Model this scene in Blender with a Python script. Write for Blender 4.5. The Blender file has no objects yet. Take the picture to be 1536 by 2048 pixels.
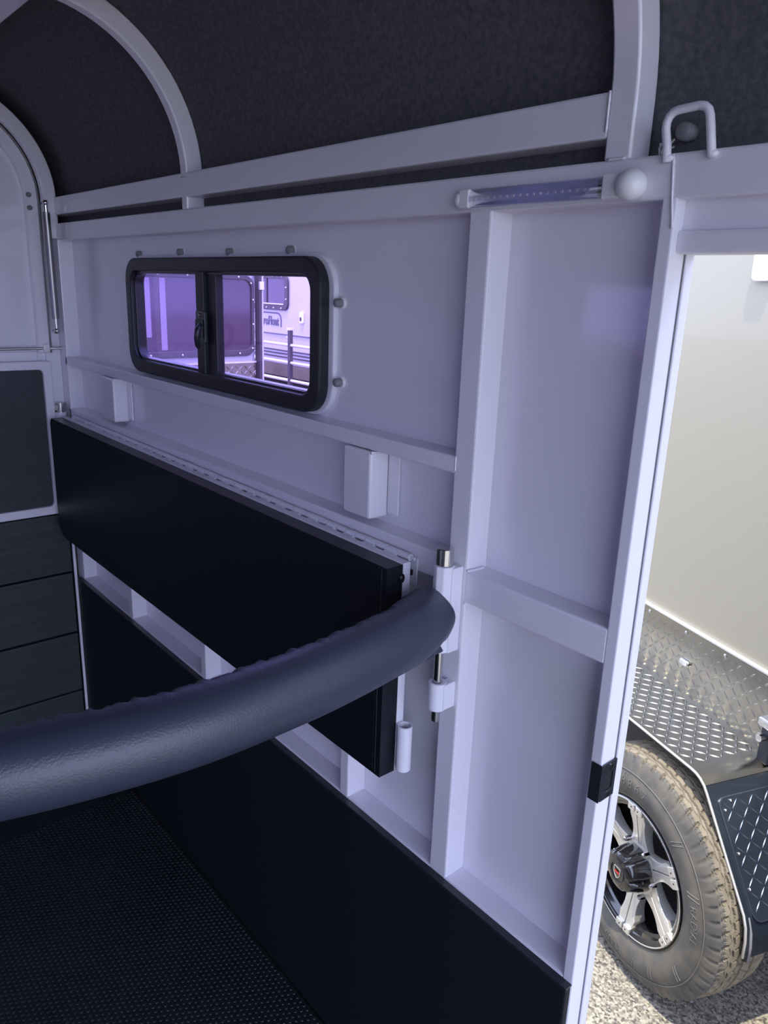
import bpy, bmesh, math, random
from mathutils import Vector, Matrix
random.seed(7)
PI = math.pi
scene = bpy.context.scene
COL = scene.collection

# ------------------------------------------------------------------ camera
cam_d = bpy.data.cameras.new('camera')
cam = bpy.data.objects.new('camera', cam_d); COL.objects.link(cam)
cam.matrix_world = Matrix(((0.64633801, -0.2367207, 0.72540367, 0.0),
                           (0.76225087, 0.15677215, -0.62800964, -0.76),
                           (0.03493979, 0.95884608, 0.28176836, 1.5),
                           (0, 0, 0, 1)))
cam_d.sensor_fit = 'VERTICAL'; cam_d.sensor_height = 36.0
cam_d.lens = 36.0 * 1523.0 / 2048.0
cam_d.clip_start = 0.02; cam_d.clip_end = 300
scene.camera = cam

# ------------------------------------------------------------------ sky, sun, exposure
world = bpy.data.worlds.new('sky'); scene.world = world; world.use_nodes = True
bg = world.node_tree.nodes['Background']
bg.inputs[0].default_value = (0.585, 0.675, 0.98, 1); bg.inputs[1].default_value = 2.4
sun_d = bpy.data.lights.new('sun', 'SUN'); sun_d.energy = 2.5; sun_d.angle = 0.009
sun_d.color = (1.0, 0.91, 0.74)
sun = bpy.data.objects.new('sun', sun_d); COL.objects.link(sun)
sun.rotation_euler = Vector((0.15, -0.22, 0.96)).to_track_quat('Z', 'Y').to_euler()
sun.location = (0, 0, 8)
vs = scene.view_settings
vs.view_transform = 'Standard'; vs.look = 'None'; vs.gamma = 1.0; vs.use_curve_mapping = False
vs.exposure = 1.18

# ------------------------------------------------------------------ materials
def mat(name, col, rough=0.5, metal=0.0, coat=0.0, bump=None, vary=None, spec=None):
    """bump=(kind, scale, strength, distance); vary=(scale, colour2)"""
    m = bpy.data.materials.new(name); m.use_nodes = True
    nt = m.node_tree; b = nt.nodes['Principled BSDF']
    b.inputs['Base Color'].default_value = (*col, 1); b.inputs['Roughness'].default_value = rough
    b.inputs['Metallic'].default_value = metal; b.inputs['Coat Weight'].default_value = coat
    b.inputs['Coat Roughness'].default_value = 0.06
    if spec is not None: b.inputs['Specular IOR Level'].default_value = spec
    tc = nt.nodes.new('ShaderNodeTexCoord')
    if vary:
        n = nt.nodes.new('ShaderNodeTexNoise'); n.inputs['Scale'].default_value = vary[0]
        n.inputs['Detail'].default_value = 6
        r = nt.nodes.new('ShaderNodeValToRGB')
        r.color_ramp.elements[0].position = 0.35; r.color_ramp.elements[1].position = 0.65
        r.color_ramp.elements[0].color = (*col, 1); r.color_ramp.elements[1].color = (*vary[1], 1)
        nt.links.new(tc.outputs['Object'], n.inputs['Vector'])
        nt.links.new(n.outputs['Fac'], r.inputs['Fac']); nt.links.new(r.outputs['Color'], b.inputs['Base Color'])
    if bump:
        kind, sc, st, di = bump
        if kind == 'noise':
            t = nt.nodes.new('ShaderNodeTexNoise'); t.inputs['Detail'].default_value = 4; out = t.outputs['Fac']
        else:
            t = nt.nodes.new('ShaderNodeTexVoronoi'); out = t.outputs['Distance']
        t.inputs['Scale'].default_value = sc
        bp = nt.nodes.new('ShaderNodeBump'); bp.inputs['Strength'].default_value = st; bp.inputs['Distance'].default_value = di
        nt.links.new(tc.outputs['Object'], t.inputs['Vector']); nt.links.new(out, bp.inputs['Height'])
        nt.links.new(bp.outputs['Normal'], b.inputs['Normal'])
    return m

M = {}
M['paint'] = mat('white_paint', (0.80, 0.77, 0.84), 0.32, 0, 0.5)
M['paint_satin'] = mat('white_satin_paint', (0.78, 0.76, 0.83), 0.45, 0, 0.1)
M['felt'] = mat('charcoal_felt', (0.085, 0.087, 0.098), 0.95, bump=('noise', 260, 0.5, 0.002), vary=(130, (0.125, 0.126, 0.140)), spec=0.1)
M['vinyl'] = mat('black_vinyl', (0.007, 0.0085, 0.013), 0.42, bump=('voronoi', 420, 0.25, 0.001), spec=0.4)
M['vinyl_bar'] = mat('black_grained_vinyl', (0.032, 0.038, 0.066), 0.44, bump=('voronoi', 420, 0.22, 0.001), spec=0.7)
M['rubber'] = mat('black_rubber', (0.008, 0.010, 0.014), 0.6, bump=('noise', 300, 0.15, 0.001), spec=0.4)
M['mat_rubber'] = mat('mat_rubber', (0.010, 0.014, 0.017), 0.5, spec=0.4, vary=(5, (0.014, 0.019, 0.022)))
M['frame_black'] = mat('black_powder_coat', (0.016, 0.017, 0.024), 0.45, bump=('noise', 500, 0.1, 0.0005), spec=0.45)
M['black_plastic'] = mat('black_plastic', (0.02, 0.021, 0.03), 0.3)
M['grey_plastic'] = mat('grey_plastic', (0.22, 0.215, 0.23), 0.5)
M['white_plastic'] = mat('white_plastic', (0.82, 0.81, 0.83), 0.3, 0, 0.2)
M['chrome'] = mat('steel', (0.62, 0.61, 0.60), 0.16, 1.0)
M['dull_steel'] = mat('dull_steel', (0.30, 0.29, 0.28), 0.32, 1.0)
M['silver'] = mat('machined_alloy', (0.74, 0.715, 0.65), 0.42, 0.75)
M['gloss_black'] = mat('gloss_black', (0.008, 0.008, 0.009), 0.08, 0, 0.6)
M['plank'] = mat('dark_plank', (0.022, 0.030, 0.032), 0.55, vary=(14, (0.036, 0.046, 0.048)), bump=('noise', 60, 0.2, 0.002))
M['tail_panel'] = mat('dark_tail_panel', (0.028, 0.036, 0.042), 0.6, vary=(30, (0.034, 0.042, 0.048)))
M['tyre'] = mat('tyre_rubber', (0.085, 0.082, 0.074), 0.7, vary=(18, (0.14, 0.125, 0.095)), spec=0.3)
M['tread'] = mat('tan_tread', (0.17, 0.145, 0.10), 0.85, vary=(22, (0.24, 0.205, 0.145)), spec=0.2)  # tan for the tread faces, warmer than the sidewall
M['tyre_text'] = mat('tyre_lettering', (0.16, 0.15, 0.125), 0.7)
M['plate'] = mat('bright_tread_plate', (0.27, 0.255, 0.22), 0.24, 1.0, vary=(9, (0.31, 0.295, 0.25)))
M['plate_black'] = mat('black_tread_plate', (0.014, 0.019, 0.026), 0.28, 0.0, 0.3)
M['plate_blackbar'] = mat('black_tread_bar', (0.20, 0.24, 0.28), 0.25, 0.9)
M['trailer_paint'] = mat('champagne_paint', (0.30, 0.272, 0.195), 0.3, 0, 0.3)
M['under'] = mat('dark_under', (0.012, 0.012, 0.014), 0.6)
M['red'] = mat('red_enamel', (0.65, 0.02, 0.02), 0.3)
M['orange'] = mat('orange_paint', (0.9, 0.16, 0.04), 0.5)
M['far_paint'] = mat('grey_white_paint', (0.52, 0.52, 0.56), 0.35, 0, 0.3)
M['far_dark'] = mat('dark_trim', (0.055, 0.045, 0.055), 0.35)
M['far_glass'] = mat('dark_tinted_pane', (0.06, 0.03, 0.06), 0.08, 0, 0.4)
M['far_sheet'] = mat('pale_sheet', (0.30, 0.24, 0.32), 0.25)
M['letter'] = mat('grey_letter', (0.13, 0.12, 0.16), 0.5)
M['galv'] = mat('galvanised', (0.75, 0.74, 0.74), 0.4, 0.6)
M['gloss_white'] = mat('gloss_white', (0.95, 0.95, 0.97), 0.15)
M['led'] = mat('led_chip', (0.9, 0.88, 0.78), 0.3)
M['led_board'] = mat('led_board', (0.60, 0.60, 0.80), 0.35)
M['rope'] = mat('frayed_fibre', (0.55, 0.53, 0.5), 0.9)

def glass(name, tint, haze=0.0):
    m = bpy.data.materials.new(name); m.use_nodes = True; nt = m.node_tree
    for n in list(nt.nodes):
        if n.type != 'OUTPUT_MATERIAL': nt.nodes.remove(n)
    out = [n for n in nt.nodes if n.type == 'OUTPUT_MATERIAL'][0]
    t = nt.nodes.new('ShaderNodeBsdfTransparent'); t.inputs[0].default_value = (*tint, 1)
    g = nt.nodes.new('ShaderNodeBsdfGlossy'); g.inputs['Roughness'].default_value = 0.03
    lw = nt.nodes.new('ShaderNodeLayerWeight'); lw.inputs[0].default_value = 0.5
    pw = nt.nodes.new('ShaderNodeMath'); pw.operation = 'POWER'; pw.inputs[1].default_value = 5.0
    fr = nt.nodes.new('ShaderNodeMath'); fr.operation = 'MULTIPLY_ADD'; fr.inputs[1].default_value = 0.8; fr.inputs[2].default_value = 0.035
    nt.links.new(lw.outputs['Facing'], pw.inputs[0]); nt.links.new(pw.outputs[0], fr.inputs[0])
    mx = nt.nodes.new('ShaderNodeMixShader')
    nt.links.new(fr.outputs[0], mx.inputs[0]); nt.links.new(t.outputs[0], mx.inputs[1]); nt.links.new(g.outputs[0], mx.inputs[2])
    last = mx
    if haze:
        d = nt.nodes.new('ShaderNodeBsdfTranslucent'); d.inputs[0].default_value = (tint[0], tint[1], tint[2], 1)
        m2 = nt.nodes.new('ShaderNodeMixShader'); m2.inputs[0].default_value = haze
        nt.links.new(mx.outputs[0], m2.inputs[1]); nt.links.new(d.outputs[0], m2.inputs[2]); last = m2
    nt.links.new(last.outputs[0], out.inputs['Surface'])
    return m
M['window_glass'] = glass('violet_tinted_glass', (0.80, 0.69, 0.98))
M['window_glass_hazy'] = glass('violet_tinted_glass_hazy', (0.74, 0.63, 0.97), 0.03)  # small translucent share makes this pane milky
M['clear_cover'] = glass('clear_cover', (0.88, 0.88, 0.95))

def grain(m):
    nt = m.node_tree; tc = [n for n in nt.nodes if n.type == 'TEX_COORD'][0]; nz = [n for n in nt.nodes if n.type == 'TEX_NOISE'][0]
    mp_ = nt.nodes.new('ShaderNodeMapping'); mp_.inputs['Scale'].default_value = (1, 0.12, 6)
    nt.links.new(tc.outputs['Object'], mp_.inputs[0])
    for n in nt.nodes:
        if n.type == 'TEX_NOISE': nt.links.new(mp_.outputs[0], n.inputs['Vector'])
grain(M['plank'])
def ground_mat():
    m = bpy.data.materials.new('bitumen'); m.use_nodes = True; nt = m.node_tree; b = nt.nodes['Principled BSDF']
    tc = nt.nodes.new('ShaderNodeTexCoord')
    v = nt.nodes.new('ShaderNodeTexVoronoi'); v.inputs['Scale'].default_value = 170
    n = nt.nodes.new('ShaderNodeTexNoise'); n.inputs['Scale'].default_value = 85; n.inputs['Detail'].default_value = 8
    r = nt.nodes.new('ShaderNodeValToRGB')
    r.color_ramp.elements[0].color = (0.075, 0.068, 0.055, 1); r.color_ramp.elements[1].color = (0.40, 0.365, 0.28, 1)
    r.color_ramp.elements[0].position = 0.3; r.color_ramp.elements[1].position = 0.72
    mx = nt.nodes.new('ShaderNodeMixRGB'); mx.blend_type = 'MIX'; mx.inputs[0].default_value = 0.4
    sep = nt.nodes.new('ShaderNodeSeparateColor')
    nt.links.new(tc.outputs['Object'], v.inputs['Vector']); nt.links.new(tc.outputs['Object'], n.inputs['Vector'])
    nt.links.new(v.outputs['Color'], sep.inputs[0])
    nt.links.new(n.outputs['Fac'], mx.inputs[1]); nt.links.new(sep.outputs[0], mx.inputs[2])
    nt.links.new(mx.outputs[0], r.inputs[0]); nt.links.new(r.outputs[0], b.inputs['Base Color'])
    b.inputs['Roughness'].default_value = 0.9
    bp = nt.nodes.new('ShaderNodeBump'); bp.inputs['Strength'].default_value = 0.8; bp.inputs['Distance'].default_value = 0.006
    nt.links.new(mx.outputs[0], bp.inputs['Height']); nt.links.new(bp.outputs[0], b.inputs['Normal'])
    return m
M['ground'] = ground_mat()
M['pebble'] = mat('pebble', (0.34, 0.31, 0.26), 0.85, vary=(25, (0.14, 0.13, 0.11)))

# ------------------------------------------------------------------ mesh helpers
class MB:
    def __init__(s): s.v = []; s.f = []; s.smooth = False
    def add(s, vs, fs):
        o = len(s.v); s.v += [tuple(p) for p in vs]; s.f += [tuple(i + o for i in f) for f in fs]; return s
    def box(s, x0, x1, y0, y1, z0, z1):
        return s.add([(x0,y0,z0),(x1,y0,z0),(x1,y1,z0),(x0,y1,z0),(x0,y0,z1),(x1,y0,z1),(x1,y1,z1),(x0,y1,z1)],
                     [(0,3,2,1),(4,5,6,7),(0,1,5,4),(1,2,6,5),(2,3,7,6),(3,0,4,7)])
    def tube(s, path, r, n=12, cap=True, closed=False):
        path = [Vector(p) for p in path]; rs = r if isinstance(r, (list, tuple)) else [r] * len(path)
        N = len(path); rings = []; up = None
        for i, p in enumerate(path):
            if closed: t = path[(i + 1) % N] - path[i - 1]
            else: t = path[min(i + 1, N - 1)] - path[max(i - 1, 0)]
            t.normalize()
            if up is None:
                up = Vector((0, 0, 1)) if abs(t.z) < 0.9 else Vector((1, 0, 0))
            a = (up - t * up.dot(t)).normalized(); b = t.cross(a); up = a
            rings.append([p + (a * math.cos(2 * PI * k / n) + b * math.sin(2 * PI * k / n)) * rs[i] for k in range(n)])
        vs = [v for R_ in rings for v in R_]; fs = []
        for i in range(N if closed else N - 1):
            j = (i + 1) % N
            for k in range(n):
                k2 = (k + 1) % n; fs.append((i*n+k, i*n+k2, j*n+k2, j*n+k))
        if cap and not closed:
            fs.append(tuple(range(n))[::-1]); fs.append(tuple((N-1)*n + k for k in range(n)))
        return s.add(vs, fs)
    def cyl(s, p0, p1, r, n=16, r1=None): return s.tube([p0, p1], [r, r if r1 is None else r1], n)
    def sphere(s, c, r, n=12, m=8, sc=(1,1,1)):
        vs = [(c[0], c[1], c[2] + r*sc[2])]; fs = []
        for i in range(1, m):
            a = PI * i / m
            for k in range(n):
                t = 2*PI*k/n
                vs.append((c[0]+r*sc[0]*math.sin(a)*math.cos(t), c[1]+r*sc[1]*math.sin(a)*math.sin(t), c[2]+r*sc[2]*math.cos(a)))
        vs.append((c[0], c[1], c[2]-r*sc[2])); L = len(vs)-1
        for k in range(n): fs.append((0, 1+k, 1+(k+1)%n)); fs.append((L, 1+(m-2)*n+(k+1)%n, 1+(m-2)*n+k))
        for i in range(m-2):
            for k in range(n):
                k2=(k+1)%n; fs.append((1+i*n+k, 1+(i+1)*n+k, 1+(i+1)*n+k2, 1+i*n+k2))
        return s.add(vs, fs)
    def prism(s, poly, f0, f1):
        """poly: 2-D points; f0,f1 map (a,b)->3-D for both ends"""
        n = len(poly); vs = [f0(*p) for p in poly] + [f1(*p) for p in poly]
        fs = [tuple(range(n))[::-1], tuple(range(n, 2*n))] + [(i, (i+1)%n, n+(i+1)%n, n+i) for i in range(n)]
        return s.add(vs, fs)
    def ring(s, outer, inner, f0, f1):
        n = len(outer); vs = [f0(*p) for p in outer] + [f0(*p) for p in inner] + [f1(*p) for p in outer] + [f1(*p) for p in inner]
        fs = []
        for i in range(n):
            j = (i+1) % n
            fs += [(i, j, n+j, n+i), (2*n+i, 3*n+i, 3*n+j, 2*n+j), (i, 2*n+i, 2*n+j, j), (n+i, n+j, 3*n+j, 3*n+i)]
        return s.add(vs, fs)
    def strip(s, prof, f0, f1, th):
        """open profile of 2-D points given thickness, extruded"""
        n = len(prof); out = []
        for i, p in enumerate(prof):
            a = Vector(prof[max(i-1,0)]); b = Vector(prof[min(i+1,n-1)]); t = (b-a).normalized(); nn = Vector((-t.y, t.x))
            out.append((p[0]+nn.x*th, p[1]+nn.y*th))
        return s.prism(list(prof) + out[::-1], f0, f1)
    def mesh(s, name, m, smooth=False):
        me = bpy.data.meshes.new(name); me.from_pydata(s.v, [], s.f); me.materials.append(m)
        bm = bmesh.new(); bm.from_mesh(me); bmesh.ops.recalc_face_normals(bm, faces=bm.faces); bm.to_mesh(me); bm.free()
        if smooth:
            for p in me.polygons: p.use_smooth = True
        return me
    def build(s, name, m, parent=None, bevel=0.0, smooth=False, label=None, kind=None, seg=2, auto=None):
        me = s.mesh(name, M[m] if isinstance(m, str) else m, smooth)
        o = bpy.data.objects.new(name, me); COL.objects.link(o)
        if parent is not None: o.parent = parent
        if bevel:
            b = o.modifiers.new('edge', 'BEVEL'); b.width = bevel; b.segments = seg; b.limit_method = 'ANGLE'; b.angle_limit = 0.6
            b.harden_normals = False
        if auto:
            me.set_sharp_from_angle(angle=auto)
        if label: o['label'] = label
        if kind: o['kind'] = kind
        return o

def empty(name, label=None, cat=None, loc=(0,0,0), rz=0.0, group=None, kind=None, parent=None):
    o = bpy.data.objects.new(name, None); COL.objects.link(o); o.location = loc; o.rotation_euler = (0, 0, rz)
    o.empty_display_size = 0.05
    tag(o, label, cat, group, kind)
    if parent: o.parent = parent
    return o
def tag(o, label=None, cat=None, group=None, kind=None):
    if label: o['label'] = label
    if cat: o['category'] = cat
    if group: o['group'] = group
    if kind: o['kind'] = kind
    return o
def link_copy(o, name, parent, loc):
    c = o.copy(); c.name = name; COL.objects.link(c); c.parent = parent; c.location = loc; return c
def rrect(x0, x1, z0, z1, r, n=6):
    pts = []
    for cx, cz, a0 in ((x1-r, z1-r, 0), (x0+r, z1-r, PI/2), (x0+r, z0+r, PI), (x1-r, z0+r, 1.5*PI)):
        for k in range(n+1):
            a = a0 + PI/2*k/n; pts.append((cx + r*math.cos(a), cz + r*math.sin(a)))
    return pts
def fy(y): return lambda a, b: (a, y, b)
def fx(x): return lambda a, b: (x, a, b)
def fz(z): return lambda a, b: (a, b, z)
def arc(cx, cz, r, a0, a1, n=20): return [(cx + r*math.cos(a0+(a1-a0)*k/n), cz + r*math.sin(a0+(a1-a0)*k/n)) for k in range(n+1)]

def text_mesh(txt, size, depth=0.0, bold=0.0):
    cu = bpy.data.curves.new('lettering', 'FONT'); cu.body = txt; cu.size = size; cu.extrude = depth; cu.offset = bold
    cu.align_x = 'CENTER'; cu.align_y = 'CENTER'; cu.resolution_u = 3
    o = bpy.data.objects.new('lettering', cu); COL.objects.link(o)
    dg = bpy.context.evaluated_depsgraph_get(); me = bpy.data.meshes.new_from_object(o.evaluated_get(dg))
    bpy.data.objects.remove(o); bpy.data.curves.remove(cu)
    return me

def tread_bars(u0, u1, v0, v1, pitch, L, W, H, inside=None):
    """raised lens-shaped bars, alternating direction, in (u,v,h) space -> MB in local xyz"""
    mb = MB(); nu = int((u1-u0)/pitch)+1; nv = int((v1-v0)/pitch)+1
    for i in range(nu):
        for j in range(nv):
            u = u0 + (i+0.5)*pitch; v = v0 + (j+0.5)*pitch
            if u > u1 or v > v1 or (inside and not inside(u, v)): continue
            a = PI/4 if (i+j) % 2 == 0 else -PI/4
            c, s_ = math.cos(a), math.sin(a)
            P = [(-L/2,0,0),(-L/6,W/2,0),(L/6,W/2,0),(L/2,0,0),(L/6,-W/2,0),(-L/6,-W/2,0),(-L/5,0,H),(L/5,0,H)]
            P = [(u + p[0]*c - p[1]*s_, v + p[0]*s_ + p[1]*c, p[2]) for p in P]
            mb.add(P, [(0,6,1),(1,6,7,2),(2,7,3),(3,7,4),(4,7,6,5),(5,6,0)])
    return mb
def remap(mb, fn):
    mb.v = [tuple(fn(*p)) for p in mb.v]; return mb

# ================================================================== SETTING
# ---- side wall with window and door opening: inner face of the frame is y = 0, panel skin at y = 0.04
XC = -2.37; XF = 0.92                                     # tail end
wall = empty('wall_right', 'white painted side wall with tube frame, sliding window and door opening', kind='structure')
def wpart(name, x0, x1, z0, z1, y0=0.0, y1=0.045, m='paint', bevel=0.003, label=None):
    return MB().box(x0, x1, y0, y1, z0, z1).build(name, m, wall, bevel, label=label)
# skin with window hole
WX0, WX1, WZ0, WZ1 = -1.884, -1.075, 1.288, 1.542
sk = MB()
SX0, SX1, SZ0, SZ1 = -1.94, -1.02, 1.24, 1.59
for b in ((XC-0.09, -0.445, 0.0, SZ0), (XC-0.09, -0.445, SZ1, 1.61), (XC-0.09, SX0, SZ0, SZ1), (SX1, -0.445, SZ0, SZ1)):
    sk.box(b[0], b[1], 0.04, 0.052, b[2], b[3])
sk.ring(rrect(SX0, SX1, SZ0, SZ1, 0.0005, 8), rrect(WX0, WX1, WZ0, WZ1, 0.050, 8), fy(0.04), fy(0.052))
sk.build('panel_skin', 'paint', wall)
MB().box(XC-0.11, -0.445, 0.053, 0.058, 1.56, 1.76).build('outer_skin', 'trailer_paint', wall)
wpart('upper_rail', XC, -0.534, 1.663, 1.709)
wpart('top_rail', XC, XF, 1.597, 1.641)
wpart('mid_rail', -2.33, -0.728, 1.252, 1.277)
wpart('hinge_rail', -2.33, -0.728, 1.085, 1.126)
wpart('lower_rail', -2.33, -0.458, 0.545, 0.585)
wpart('corner_post', XC, -2.315, 0.0, 1.60)
wpart('door_side_post', -0.731, -0.693, 0.0, 1.60)
wpart('cross_rail', -0.695, -0.457, 1.068, 1.115)
for x in (-1.950, -1.520, -0.965):
    wpart('stud', x-0.0125, x+0.0125, 0.58, 1.09)
for x in (-1.532, ):
    wpart('stud', x-0.012, x+0.012, 1.64, 1.665)
# door jamb: inner post, step and outer lip
jm = MB().box(-0.459, -0.4425, 0.0, 0.030, -0.02, 1.60).box(-0.459, -0.439, 0.030, 0.046, -0.02, 1.60)
jm.build('door_jamb', 'paint_satin', wall, 0.002)
MB().box(-0.448, -0.4410, 0.0296, 0.0306, 0.0, 1.55).build('jamb_seal', 'grey_plastic', wall)
wpart('door_header_plate', -0.445, XF, 1.566, 1.60, 0.018, 0.046)
MB().box(-0.445, XF, 0.010, 0.046, 1.545, 1.568).build('door_header', 'paint_satin', wall, 0.004)
wpart('far_jamb', 0.34, 0.40, -0.02, 1.60)
MB().box(0.40, XF, 0.03, 0.05, 0.0, 1.60).build('front_panel', 'paint', wall)
# weld beads
def bead(path, r, parent, m='paint'):
    P = []; 
    for (a, b) in zip(path[:-1], path[1:]):
        a = Vector(a); b = Vector(b); n = max(2, int((b-a).length/0.004))
        P += [a.lerp(b, k/n) for k in range(n)]
    rs = [r*(0.75+0.5*random.random()) for _ in P]
    return MB().tube(P, rs, 6).build('weld_bead', m, parent, smooth=True)
bead([(-0.452,-0.001,1.640),(-0.448,-0.001,1.60),(-0.443,-0.0005,1.565)], 0.0014, wall)
bead([(-0.5355,-0.001,1.709),(-0.5355,-0.001,1.665)], 0.0016, wall)
bead([(-0.530,-0.001,1.641),(-0.503,-0.001,1.641)], 0.0018, wall)
bead([(-0.728,0.0,1.277),(-0.728,0.0,1.252)], 0.0012, wall)
bead([(-0.692,0.0,1.117),(-0.690,0.02,1.116),(-0.690,0.038,1.116)], 0.002, wall)
bead([(-0.692,0.0,1.069),(-0.692,-0.0005,1.063)], 0.002, wall)
for x in (-1.938, -1.508, -0.953):
    bead([(x,0.003,0.586),(x,0.036,0.586)], 0.0016, wall)

# ---- kickboard (smooth black rubber) and its folded cap
kb = MB().box(-2.345, -0.4435, -0.012, 0.0, 0.002, 0.578).build('baseboard_right', 'rubber', None, 0.003)
tag(kb, 'smooth black rubber kickboard along the foot of the side wall', kind='structure')
MB().box(-2.345, -0.4435, -0.0125, 0.001, 0.5785, 0.5815).build('kickboard_edge', 'black_plastic', kb)

# ---- floor and studded mat
fl = MB().box(XC-0.05, XF, -1.75, 0.045, -0.05, -0.006).build('floor', 'under', None)
tag(fl, 'float floor', kind='structure')
mt = MB().box(-2.34, XF-0.02, -1.72, -0.014, -0.006, 0.0).build('rubber_floor_mat', 'mat_rubber', None, 0.001)
tag(mt, 'black rubber floor mat with small round studs beside the smooth kickboard', 'floor mat')
st = MB(); pit = 0.0128; row = 0
y = -0.022
while y > -0.98:
    x = -1.98 + (pit/2 if row % 2 else 0)
    while x < -0.62:
        # only the part of the mat that lies in front of the bar line
        if x + 0.9*y < -0.75 - 0.0 or True:
            r = 0.0043; P = []
            for k in range(6):
                a = PI/3*k; P.append((x+r*math.cos(a), y+r*math.sin(a), 0.0))
            for k in range(6):
                a = PI/3*k; P.append((x+r*0.62*math.cos(a), y+r*0.62*math.sin(a), 0.0016))
            st.add(P, [(k, (k+1)%6, 6+(k+1)%6, 6+k) for k in range(6)] + [(6,7,8,9,10,11)])
        x += pit
    y -= pit*0.866; row += 1
me = bpy.data.meshes.new('mat_studs'); me.from_pydata(st.v, [], st.f); me.materials.append(M['mat_rubber'])
so = bpy.data.objects.new('mat_studs', me); COL.objects.link(so); so.parent = mt; so['kind'] = 'stuff'

# ---- ceiling: felt lining on curved roof
def roof_profile(r, y_in=-0.265, y_far=-1.485, zc=1.70, nn=18):
    return arc(y_in, zc, r, 0, PI/2, nn) + arc(y_far, zc, r, PI/2, PI, nn)
ce = MB()
pf = [(0.038, 1.60)] + roof_profile(0.303)
ce.strip(pf, fx(XC-0.08), fx(XF), -0.012)
ceil = ce.build('ceiling', 'felt', None, smooth=True, auto=0.5)
tag(ceil, 'charcoal felt lined curved roof', kind='structure')
def bow(name, x0, x1, r_in, r_out, z_foot, m='paint', parent=None):
    prof = [(-0.265 + r_in, z_foot)] + arc(-0.265, 1.70, r_in, 0, PI/2, 22) + arc(-1.485, 1.70, r_in, PI/2, PI, 22) + [(-1.485 - r_in, z_foot)]
    prof2 = [(-0.265 + r_out, z_foot)] + arc(-0.265, 1.70, r_out, 0, PI/2, 22) + arc(-1.485, 1.70, r_out, PI/2, PI, 22) + [(-1.485 - r_out, z_foot)]
    n = len(prof); mb = MB(); 
    vs = [(x0,*p) for p in prof] + [(x0,*p) for p in prof2] + [(x1,*p) for p in prof] + [(x1,*p) for p in prof2]; fs = []
    for i in range(n-1):
        j = i+1
        fs += [(i,j,n+j,n+i),(2*n+i,3*n+i,3*n+j,2*n+j),(i,2*n+i,2*n+j,j),(n+i,n+j,3*n+j,3*n+i)]
    fs += [(0,n,3*n,2*n),(n-1,2*n-1+0,4*n-1,3*n-1)]
    mb.add(vs, fs)
    return mb.build(name, m, parent if parent else ceil, 0.003, smooth=True, auto=0.5)
bow('roof_bow', -1.545, -1.519, 0.265, 0.302, 1.70)
bow('roof_bow', -0.536, -0.503, 0.265, 0.302, 1.64)
MB().box(XC, XF, -0.30, -0.262, 1.955, 1.998).build('roof_beam', 'paint', ceil, 0.003)
# capped bolt through the felt behind the tie loop
MB().cyl((-0.458, 0.036, 1.6645), (-0.458, 0.022, 1.6645), 0.009, 16).sphere((-0.458,0.022,1.6645), 0.009, 14, 8, (1,0.5,1)).build('bolt_cap', 'grey_plastic', ceil, smooth=True)
fr_ = MB()
for k in range(9):
    a = random.random()*6.28
    p0 = Vector((-0.478+0.004*math.cos(a), 0.02, 1.643)); p1 = p0 + Vector((random.uniform(-.008,.012), random.uniform(-.006,.004), random.uniform(.004,.018)))
    fr_.tube([p0, p0.lerp(p1,.5)+Vector((random.uniform(-.003,.003),0,0.002)), p1], 0.0011, 5)
fo = fr_.build('frayed_cord_end', 'rope', None)
tag(fo, 'small frayed end of pale cord poking out beside the white tie loop', 'cord end')

# ---- tail end wall: end bow, curved upper door, framed dark panel, planks
tail = empty('wall_left', 'tail end of the float with curved upper door and planked ramp', kind='structure')
bow('end_bow', -2.345, -2.318, 0.237, 0.273, 1.60, parent=tail)
MB().box(-2.47, -2.445, -1.80, 0.07, -0.05, 2.06).build('tail_back_plate', 'trailer_paint', tail)  # back plate added behind the tail to block leaking light
def tail_arch(name, x0, x1, r_in, r_out, zf, m='paint'):
    prof = [(-0.265+r_in, zf)] + arc(-0.265,1.70,r_in,0,PI/2,18) + [(-1.0, 1.70+r_in)]
    prof2 = [(-0.265+r_out, zf)] + arc(-0.265,1.70,r_out,0,PI/2,18) + [(-1.0, 1.70+r_out)]
    n = len(prof); vs = [(x0,*p) for p in prof]+[(x0,*p) for p in prof2]+[(x1,*p) for p in prof]+[(x1,*p) for p in prof2]; fs=[]
    for i in range(n-1):
        j=i+1; fs += [(i,j,n+j,n+i),(2*n+i,3*n+i,3*n+j,2*n+j),(i,2*n+i,2*n+j,j),(n+i,n+j,3*n+j,3*n+i)]
    fs += [(0,n,3*n,2*n),(n-1,2*n-1,4*n-1,3*n-1)]
    return MB().add(vs, fs).build(name, m, tail, 0.003, smooth=True, auto=0.5)
tail_arch('door_frame', -2.385, -2.352, 0.200, 0.2335, 1.285)
tail_arch('door_seal', -2.372, -2.347, 0.2325, 0.2365, 1.285, 'grey_plastic')
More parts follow.
